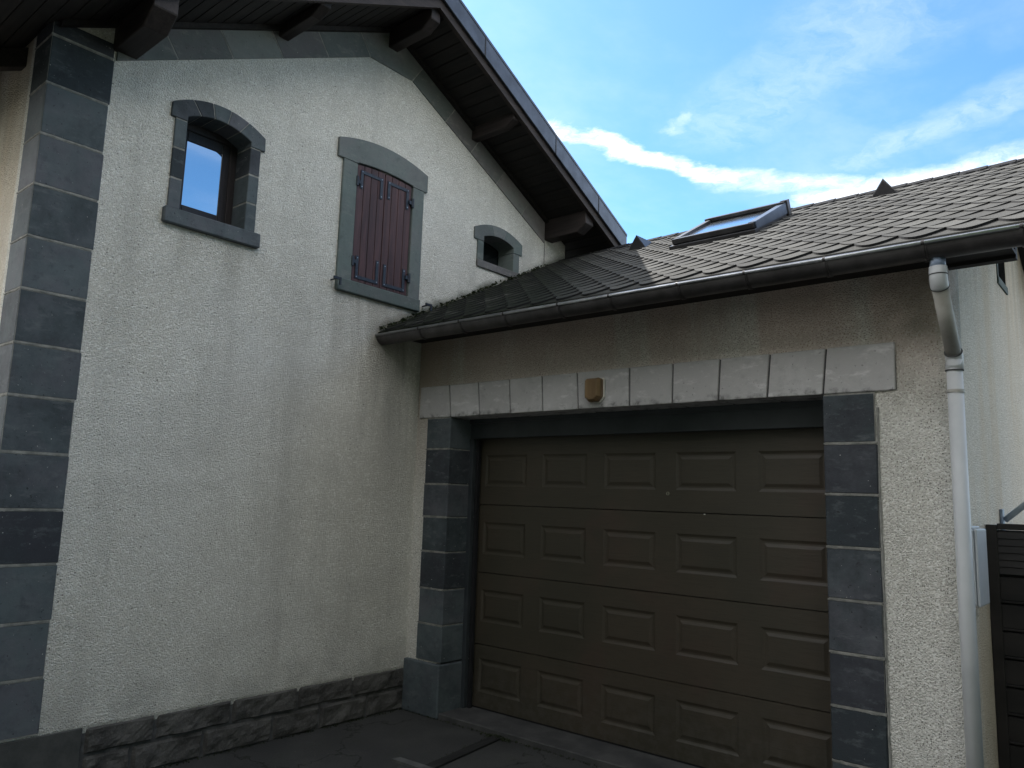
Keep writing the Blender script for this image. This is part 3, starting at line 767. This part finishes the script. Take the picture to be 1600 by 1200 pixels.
    for a, b in ((.395, .420), (2.94, 2.962)):
        MB().box(a, b, .235, .262, .04, 1.95).build('side_seal', M['seal'], F)

    # ---- roof
    XR = 3.955
    mbs = MB(); f0 = -.385; yr = 1.83
    deck = MB().prism([(f0, zg(f0)-.03), (yr, zg(yr)-.014), (GD+.4, zg(GD+.4)-.014), (GD+.4, zg(GD+.4)-.12), (yr, zg(yr)-.12), (f0, zg(f0)-.10)], 'x', .002, XR-.004).build('roof', M['soffit'], G)
    # shingle courses: every tab is a scalloped tongue lifted at its lip
    tabw = .1915; step = .1015; mb = MB(); fac = []
    nr = 19; y = -.425; r = 0
    nrm = Vector((0, -.505, 1)).normalized(); sl_ = Vector((0, 1, .505)).normalized()
    def course(y0, front=True, r=0):
        off = (r % 2)*tabw/2
        k = -1
        while True:
            xa = k*tabw+off; xb = xa+tabw
            k += 1
            if xa > XR: break
            x0, x1 = max(xa+.005, .0), min(xb-.005, XR)
            if x1-x0 < .006: continue
            n = 10; lip = []; top = []; wl = random.uniform(.0, .0025)
            dy = random.uniform(-.002, .002)
            for i in range(n+1):
                x = x0+(x1-x0)*i/n; u = (x-xa)/(xb-xa)*2-1
                s_ = .106*(abs(u)**1.9)
                yy = y0+dy+s_
                y2 = min(y0+.235, 1.845) 
                if yy > y2-.004: yy = y2-.004
                def PP(yv, h):
                    if not front: yv = 3.66-yv
                    base = Vector((x, yv, zg(yv)))
                    nn = nrm if front else Vector((0, .505, 1)).normalized()
                    return base+nn*h
                lip.append((PP(yy, -.002), PP(yy, .0080+wl*.4))); top.append(PP(y2, -.001))
            vs_ = []; 
            for (a, b), c in zip(lip, top): vs_ += [a, b, c]
            fs_ = []
            for i in range(n):
                q = 3*i; fs_ += [(q, q+3, q+4, q+1), (q+1, q+4, q+5, q+2)]
            fs_ += [(0, 1, 2), (3*n, 3*n+2, 3*n+1)]
            mb.add(vs_, fs_)
            mb.mi[-len(fs_):] = [1 if (k_ >= 2*n or k_ % 2 == 0) else 0 for k_ in range(len(fs_))]
            v = random.random()**1.3
            fac.extend([v]*(len(vs_)))
    for r in range(23): course(-.418+r*step, True, r)
    for r in range(23): course(-.418+r*step, False, r)
    me = bpy.data.meshes.new('roof_shingles'); me.from_pydata(mb.v, [], mb.f)
    at = me.attributes.new('tab', 'FLOAT', 'POINT'); at.data.foreach_set('value', fac)
    bm = bmesh.new(); bm.from_mesh(me); bmesh.ops.recalc_face_normals(bm, faces=bm.faces); bm.to_mesh(me); bm.free()
    for p_, k_ in zip(me.polygons, mb.mi): p_.material_index = k_
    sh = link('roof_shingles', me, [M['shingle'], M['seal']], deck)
    # flat starter course under the tabs
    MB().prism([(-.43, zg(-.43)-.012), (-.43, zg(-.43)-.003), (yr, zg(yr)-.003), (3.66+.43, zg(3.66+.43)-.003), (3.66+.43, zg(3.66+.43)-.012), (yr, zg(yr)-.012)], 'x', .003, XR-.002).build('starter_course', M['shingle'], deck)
    # ridge tabs
    mbr = MB(); x = .5
    while x < XR:
        x1 = min(x+.20, XR+.004); h0 = .004; h1 = .010
        for s_ in (-1, 1):
            a = (x, yr, zg(yr)+h0+.006); b = (x1, yr, zg(yr)+h1+.006)
            y2 = yr+s_*.085
            c = (x1, y2, zg(y2)+h1-.002); d = (x, y2, zg(y2)+h0-.004)
            dn = lambda p: (p[0], p[1], p[2]-.008)
            mbr.add([a, b, c, d, dn(a), dn(b), dn(c), dn(d)], [(0, 1, 2, 3), (4, 7, 6, 5), (0, 4, 5, 1), (1, 5, 6, 2), (2, 6, 7, 3), (3, 7, 4, 0)])
        x += .165
    mbr.build('ridge_tabs', M['ridge'], deck)
    # verge board on the outer gable, eave fascia and soffit
    MB().prism([(-.40, zg(-.40)-.16), (-.40, zg(-.40)-.012), (yr, zg(yr)-.012), (GD+.4, zg(GD+.4)-.012), (GD+.4, zg(GD+.4)-.16), (yr, zg(yr)-.15)], 'x', XR-.0035, XR+.018).build('verge_board', M['soffit'], deck)
    MB().box(.003, 3.885, -.300, -.278, 2.648, 2.71).build('eave_fascia', M['soffit'], deck)
    MB().box(.003, 3.850, -.277, -.001, 2.656, 2.672).build('eave_soffit', M['soffit'], deck)
    MB().box(XG+.001, 3.850, .0, .05, 2.640, 2.80).build('eave_return', M['soffit'], deck)
    # moss growing along the abutment with the house
    random.seed(11); mm = MB()
    for i in range(420):
        yv = random.uniform(-.42, 1.5); xx = abs(random.gauss(0, .018))
        if random.random() < .25: xx = abs(random.gauss(0, .10))
        s_ = random.uniform(.006, .018)*(1 if xx < .05 else .6)
        c = Vector((xx+.003, yv, zg(yv)+.006+random.uniform(0, .02)*(xx < .04)))
        vs_ = [c+Vector((random.uniform(-1, 1), random.uniform(-1, 1), random.uniform(-.6, 1)))*s_ for _ in range(6)]
        mm.add(vs_, [(0, 1, 2), (2, 3, 4), (4, 5, 0), (1, 3, 5), (0, 2, 4)])
    mo = mm.build('roof_moss', M['moss'], deck); mo['kind'] = 'stuff'

    # ---- roof vents
    for X, Yb in ((1.085, 1.33), (2.950, 1.45)):
        w = .088; h = .125; zb = zg(Yb); yb2 = Yb+.20
        mb = MB()
        A = (X-w, Yb, zb-.002); B = (X+w, Yb, zb-.002); T_ = (X-.006, Yb, zb+h); E_ = (X, yb2+.05, zg(yb2+.05)+.004)
        mb.add([A, B, T_, E_], [(0, 1, 2), (1, 3, 2), (3, 0, 2), (0, 3, 1)])
        v = mb.build('roof_vent', M['velux'], G)
        MB().add([(X-w*.85, Yb-.003, zb+.008), (X+w*.85, Yb-.003, zb+.008), (X-.006, Yb-.003, zb+h*.86)], [(0, 1, 2)]).build('vent_mesh', M['seal'], v)

    # ---- roof window
    S = Vector((0, 1, .505)).normalized(); Nn = nrm
    def PT(x, y, h): return Vector((x, y, zg(y)))+Nn*h
    def slab(mb, x0, x1, y0, y1, h0, h1, h2=None):
        """box lying on the slope; h2 = top height at the upper end"""
        hb = h1 if h2 is None else h2
        vs_ = [PT(x0, y0, h0), PT(x1, y0, h0), PT(x1, y1, h0), PT(x0, y1, h0), PT(x0, y0, h1), PT(x1, y0, h1), PT(x1, y1, hb), PT(x0, y1, hb)]
        mb.add(vs_, [(0, 3, 2, 1), (4, 5, 6, 7), (0, 1, 5, 4), (1, 2, 6, 5), (2, 3, 7, 6), (3, 0, 4, 7)])
    sx0, sx1, sy0, sy1 = 1.690, 2.290, .845, 1.445
    K = empty_part('roof_window', G)
    mb = MB(); slab(mb, sx0-.02, sx1+.02, sy0-.03, sy0+.02, 0, .030); slab(mb, sx0-.012, sx0+.05, sy0+.02, sy1, 0, .055, .075)
    slab(mb, sx1-.05, sx1+.012, sy0+.02, sy1, 0, .055, .075); slab(mb, sx0-.012, sx1+.012, sy1-.05, sy1+.02, 0, .085)
    mb.build('kerb', M['velux'], K, bevel=.003)
    mb = MB(); slab(mb, sx0-.004, sx1+.004, sy0, sy0+.045, .034, .072)
    mb.build('lower_cover', M['velux'], K, bevel=.003)
    mb = MB(); slab(mb, sx0-.010, sx1+.010, sy1-.055, sy1+.01, .086, .112); mb.build('upper_cover', M['velux'], K, bevel=.003)
    mb = MB(); slab(mb, sx0-.002, sx0+.042, sy0+.046, sy1-.056, .058, .075, .100); mb.build('side_cover', M['velux'], K, bevel=.002)
    mb = MB(); slab(mb, sx1-.042, sx1+.014, sy0+.020, sy1-.02, .022, .076, .100); mb.build('side_cover', M['velux_side'], K, bevel=.002)
    mb = MB(); slab(mb, sx1-.03, sx1+.022, sy1-.02, sy1+.03, .0, .118, .118); mb.build('cover_cap', M['zinc'], K, bevel=.002)
    mb = MB(); slab(mb, sx0+.042, sx1-.042, sy0+.045, sy1-.056, .046, .058, .078); mb.build('pane', M['glass_sky'], K)

    # ---- gutter
    gy, gz, gr = -.384, 2.642, .062
    xs = (.006, 4.12)
    mb = MB(); n = 20; prof = [(gy+gr*math.cos(a), gz+gr*math.sin(a)*1.05) for a in [math.pi+math.pi*i/n for i in range(n+1)]]
    prof_in = [(gy+(gr-.003)*math.cos(a), gz+(gr-.003)*math.sin(a)*1.05) for a in [math.pi+math.pi*i/n for i in range(n+1)]]
    mb.prism(prof+prof_in[::-1], 'x', xs[0], xs[1])
    Gt = mb.build('gutter', M['zinc'], G, smooth=False)
    bead = [(x, gy-gr-.002, gz-.002) for x in (xs[0], xs[1])]
    MB().tube(bead, .0095, 12).build('front_bead', M['zinc_lip'], Gt, smooth=True)
    for x in xs: MB().prism(prof, 'x', x-.002, x+.003).build('end_cap', M['zinc'], Gt)
    for x in (.448, .836, 1.217, 1.637, 1.992, 2.415, 2.780, 3.164, 3.575, 3.93):
        w = .010
        o_ = [(gy+(gr+.005)*math.cos(a), gz+(gr+.005)*math.sin(a)*1.05) for a in [math.pi+math.pi*i/n for i in range(n+1)]]
        mb = MB(); mb.prism(o_+prof[::-1], 'x', x-w, x+w*.2); mb.prism(o_+prof[::-1], 'x', x+w*.6, x+w)
        mb.tube([(x-w*.6, gy-gr-.002, gz-.002), (x+w*.6, gy-gr-.002, gz-.002)], .0108, 10)
        mb.build('gutter_bracket', M['zinc'], Gt)

    # ---- downpipe with its swan neck
    px, py = 3.601, -.085; r = .0325
    tx, ty = 3.612, -.372
    straight = MB().tube([(px, py, 0.0), (px, py, 2.185)], r, 24).build('downpipe', M['pvc'], G, smooth=True)
    MB().tube([(tx, ty, 2.585), (tx, ty, 2.535)], .031, 24).build('outlet_spigot', M['spigot'], straight, smooth=True)
    # upper elbow
    def bend(p0, d0, d1, R, n=8):
        """points from p0 turning from d0 to d1"""
        d0 = Vector(d0).normalized(); d1 = Vector(d1).normalized(); pts = [Vector(p0)]; L = R*d0.angle(d1)/n
        for i in range(n):
            d = d0.slerp(d1, (i+.5)/n); pts.append(pts[-1]+d*L)
        return pts
    slant = Vector((px-tx, py-ty, -.235)).normalized()
    up = [(tx, ty, 2.545), (tx, ty, 2.515)]+bend((tx, ty, 2.510), (0, 0, -1), slant, .06)[1:]
    MB().tube(up, .0355, 24).build('upper_elbow', M['pvc'], straight, smooth=True)
    MB().tube([(tx, ty, 2.513), (tx, ty, 2.508)], .0365, 24).build('elbow_seam', M['mortar_dk'], straight)
    a = Vector(up[-1]); b = Vector((px, py, 2.215))
    MB().tube([a-slant*.01, b], .0325, 24).build('slanted_pipe', M['pvc_dirty'], straight, smooth=True)
    sl2 = (b-a).normalized()
    MB().tube([a-sl2*.001, a+sl2*.003], .0368, 24).build('elbow_seam', M['mortar_dk'], straight)
    MB().tube([b-sl2*.012, b-sl2*.008], .0375, 24).build('elbow_seam', M['mortar_dk'], straight)
    low = [b-sl2*.008]+bend(b, sl2, (0, 0, -1), .04)[0:]+[(px, py, 2.14)]
    MB().tube(low, .0362, 24).build('lower_elbow', M['pvc'], straight, smooth=True)
    MB().tube([(px, py, 2.142), (px, py, 2.137)], .0375, 24).build('elbow_seam', M['mortar_dk'], straight)
    mb = MB(); mb.tube([(px, py, 2.052), (px, py, 2.038)], .0355, 24); mb.box(px-.01, px+.01, py+.03, .0, 2.038, 2.052)
    mb.build('pipe_clip', M['pvc_dirty'], straight)
build_garage()

# ------------------------------------------------------------------ tall hedges added out of view to darken the lower walls
def build_added_hedge(name, x0, x1, y0, y1, h, label):
    random.seed(int(x0*10+y0)); mb = MB()
    mb.box(x0+.5, x1-.5, y0+.5, y1-.5, 0, h-.5); mb.k = 0
    area = (x1-x0)*2*h+(y1-y0)*2*h+(x1-x0)*(y1-y0); n = int(area*26)
    for i in range(n):
        f = random.random()*area
        if f < (x1-x0)*(y1-y0): c = Vector((random.uniform(x0, x1), random.uniform(y0, y1), h+random.gauss(-.15, .15)))
        else:
            z = random.uniform(0, h); b = .25*noise.noise(Vector((x0, z*.6, i*.0)))+random.gauss(0, .12)
            if random.random() < (x1-x0)/(x1-x0+y1-y0): c = Vector((random.uniform(x0, x1), random.choice((y0+b+.3, y1-b-.3)), z))
            else: c = Vector((random.choice((x0+b+.3, x1-b-.3)), random.uniform(y0, y1), z))
        r = random.uniform(.10, .22); t = [Vector((random.gauss(0, 1), random.gauss(0, 1), random.gauss(0, 1))).normalized()*r for _ in range(3)]
        mb.add([c+t[0], c+t[1], c+t[2]], [(0, 1, 2)])
    tag(mb.build(name, M['added_hedge'], None), label, 'added_hedge')
M['added_hedge'] = simple('added_hedge_leaves', rgb(.020, .035, .012), rgb(.05, .08, .028), 3, .6, 0, 0)
build_added_hedge('added_hedge', 9.3, 11.1, -11, 1.0, 8.6, 'tall dark evergreen screen added out of view to shade the lower gable wall')
build_added_hedge('added_hedge', -6.0, 9.1, -12.0, -10.2, 8.6, 'tall dark evergreen screen added out of view to shade the garage front')

# ------------------------------------------------------------------ wall lamp on the lintel
def build_lamp():
    L = empty('wall_lamp', 'small amber brown wall lamp with pale back plate above the garage door', 'lamp')
    x0, x1, z0, z1 = 1.560, 1.690, 2.108, 2.262; yb = -.0155
    def octa(x0, x1, z0, z1, c, ct): return [(x0, z0+c), (x0+c, z0), (x1-c, z0), (x1, z0+c), (x1, z1-ct), (x1-ct, z1), (x0+ct, z1), (x0, z1-ct)]
    MB().prism(octa(x0, x1, z0, z1, .032, .012), 'y', yb-.012, yb).build('back_plate', M['white'], L, bevel=.002)
    mb = MB(); a = octa(x0+.004, x1-.008, z0+.004, z1-.003, .030, .012); b = octa(x0+.022, x1-.026, z0+.018, z1-.010, .022, .010)
    mb.add([(p[0], yb-.012, p[1]) for p in a]+[(p[0], yb-.040, p[1]) for p in a]+[(p[0], yb-.062, p[1]) for p in b],
           [(i, (i+1) % 8, (i+1) % 8+8, i+8) for i in range(8)]+[(i+8, (i+1) % 8+8, (i+1) % 8+16, i+16) for i in range(8)]+[tuple(range(16, 24))])
    cv = mb.build('cover', M['amber'], L, bevel=.004)
    r = MB()
    for k in range(9):
        xx = x0+.026+k*.0095; r.tube([(xx, yb-.0625, z0+.03), (xx, yb-.0625, z1-.02)], .0022, 6)
    r.build('ribs', M['amber'], cv)
build_lamp()

# ------------------------------------------------------------------ meter box, gate and rail beside the garage
def build_side():
    B = empty('meter_box', 'pale grey plastic meter box fixed to the side wall behind the downpipe', 'meter box')
    x0, x1, y0, y1, z0, z1 = XG+.001, XG+.060, .02, .245, 1.105, 1.437
    MB().box(x0, x1-.014, y0, y1, z0, z1).build('housing', M['meter'], B, bevel=.006, seg=2)
    MB().box(x1-.0135, x1, y0+.008, y1+.004, z0-.004, z1+.004).build('cover', M['meter'], B, bevel=.008, seg=2)
    MB().box(x0, x1-.02, y0+.02, y1-.03, z1+.0005, z1+.014).build('cable_entry', M['pvc'], B, bevel=.004)
    G = empty('gate', 'dark brown slatted gate with louvred top at the right of the garage', 'gate')
    Y = .60
    MB().box(XG+.002, XG+.050, Y-.01, Y+.05, 0, 1.455).build('gate_post', M['gate'], G, bevel=.003)
    MB().box(XG+.050, 5.6, Y-.004, Y+.03, 1.432, 1.462).build('top_rail', M['gate'], G, bevel=.003)
    z = 1.423
    for k in range(6):
        mb = MB(); mb.prism([(Y+.02, z-.030), (Y-.004, z-.034), (Y+.002, z-.002), (Y+.024, z+.004)], 'x', XG+.048, 5.6)
        mb.build('louvre', M['gate'], G); z -= .0345
    z = 1.205
    for k in range(9):
        z1 = z; z0 = max(z-.128, .02)
        if z1-z0 < .03: break
        mb = MB(); mb.box(XG+.048, 5.6, Y, Y+.02, z0+.012, z1-.004)
        mb.prism([(Y-.004, z0), (Y+.012, z0+.002), (Y+.012, z0+.010), (Y-.004, z0+.012)], 'x', XG+.048, 5.6)
        mb.build('board', M['gate'], G, bevel=.003); z -= .1315
    MB().box(XG+.048, 5.6, Y+.025, Y+.03, .02, 1.43).build('backing_board', M['seal'], G)
    MB().box(5.6, 5.68, Y-.01, Y+.07, 0, 1.5).build('gate_post', M['gate'], G, bevel=.004)
    R = empty('handrail', 'galvanised handrail rising behind the dark gate beside the side wall', 'handrail')
    yr = 1.05
    mb = MB(); mb.tube([(XG+.02, yr, 1.475), (XG+.45, yr+.02, 1.86), (XG+1.3, yr+.06, 2.62)], .016, 12); mb.build('rail', M['rail'], R, smooth=True)
    MB().box(XG+.001, XG+.016, yr-.03, yr+.03, 1.40, 1.535).build('wall_bracket', M['spigot'], R, bevel=.003)
    MB().tube([(XG+1.3, yr+.06, 0), (XG+1.3, yr+.06, 2.62)], .02, 12).build('post', M['rail'], R, smooth=True)
    # scattered moss and weeds in the paving joints
    random.seed(5); mb = MB()
    for i in range(900):
        t = random.random()
        if t < .45: x, y, s = random.uniform(.02, 2.6), -.02-abs(random.gauss(0, .012)), .010
        elif t < .7: x, y, s = random.gauss(.93, .05), random.gauss(-.035, .02), .014
        elif t < .85:
            u = random.random(); x, y, s = .885+.145*u-.01+random.gauss(0, .006), -.018-.98*u, .008
        else: x, y, s = abs(random.gauss(0, .012))+.01, random.uniform(-2.3, -.05), .012
        c = Vector((x, y, .003)); a = random.uniform(0, 6.28); d = Vector((math.cos(a), math.sin(a), 0))*s*.35
        mb.add([c-d, c+d, c+Vector((random.gauss(0, .5)*s, random.gauss(0, .5)*s, s*random.uniform(.5, 1.5)))], [(0, 1, 2)])
    tag(mb.build('moss', M['moss']), 'dark moss and tiny weeds growing in the joints of the driveway', 'moss', kind='stuff')
build_side()
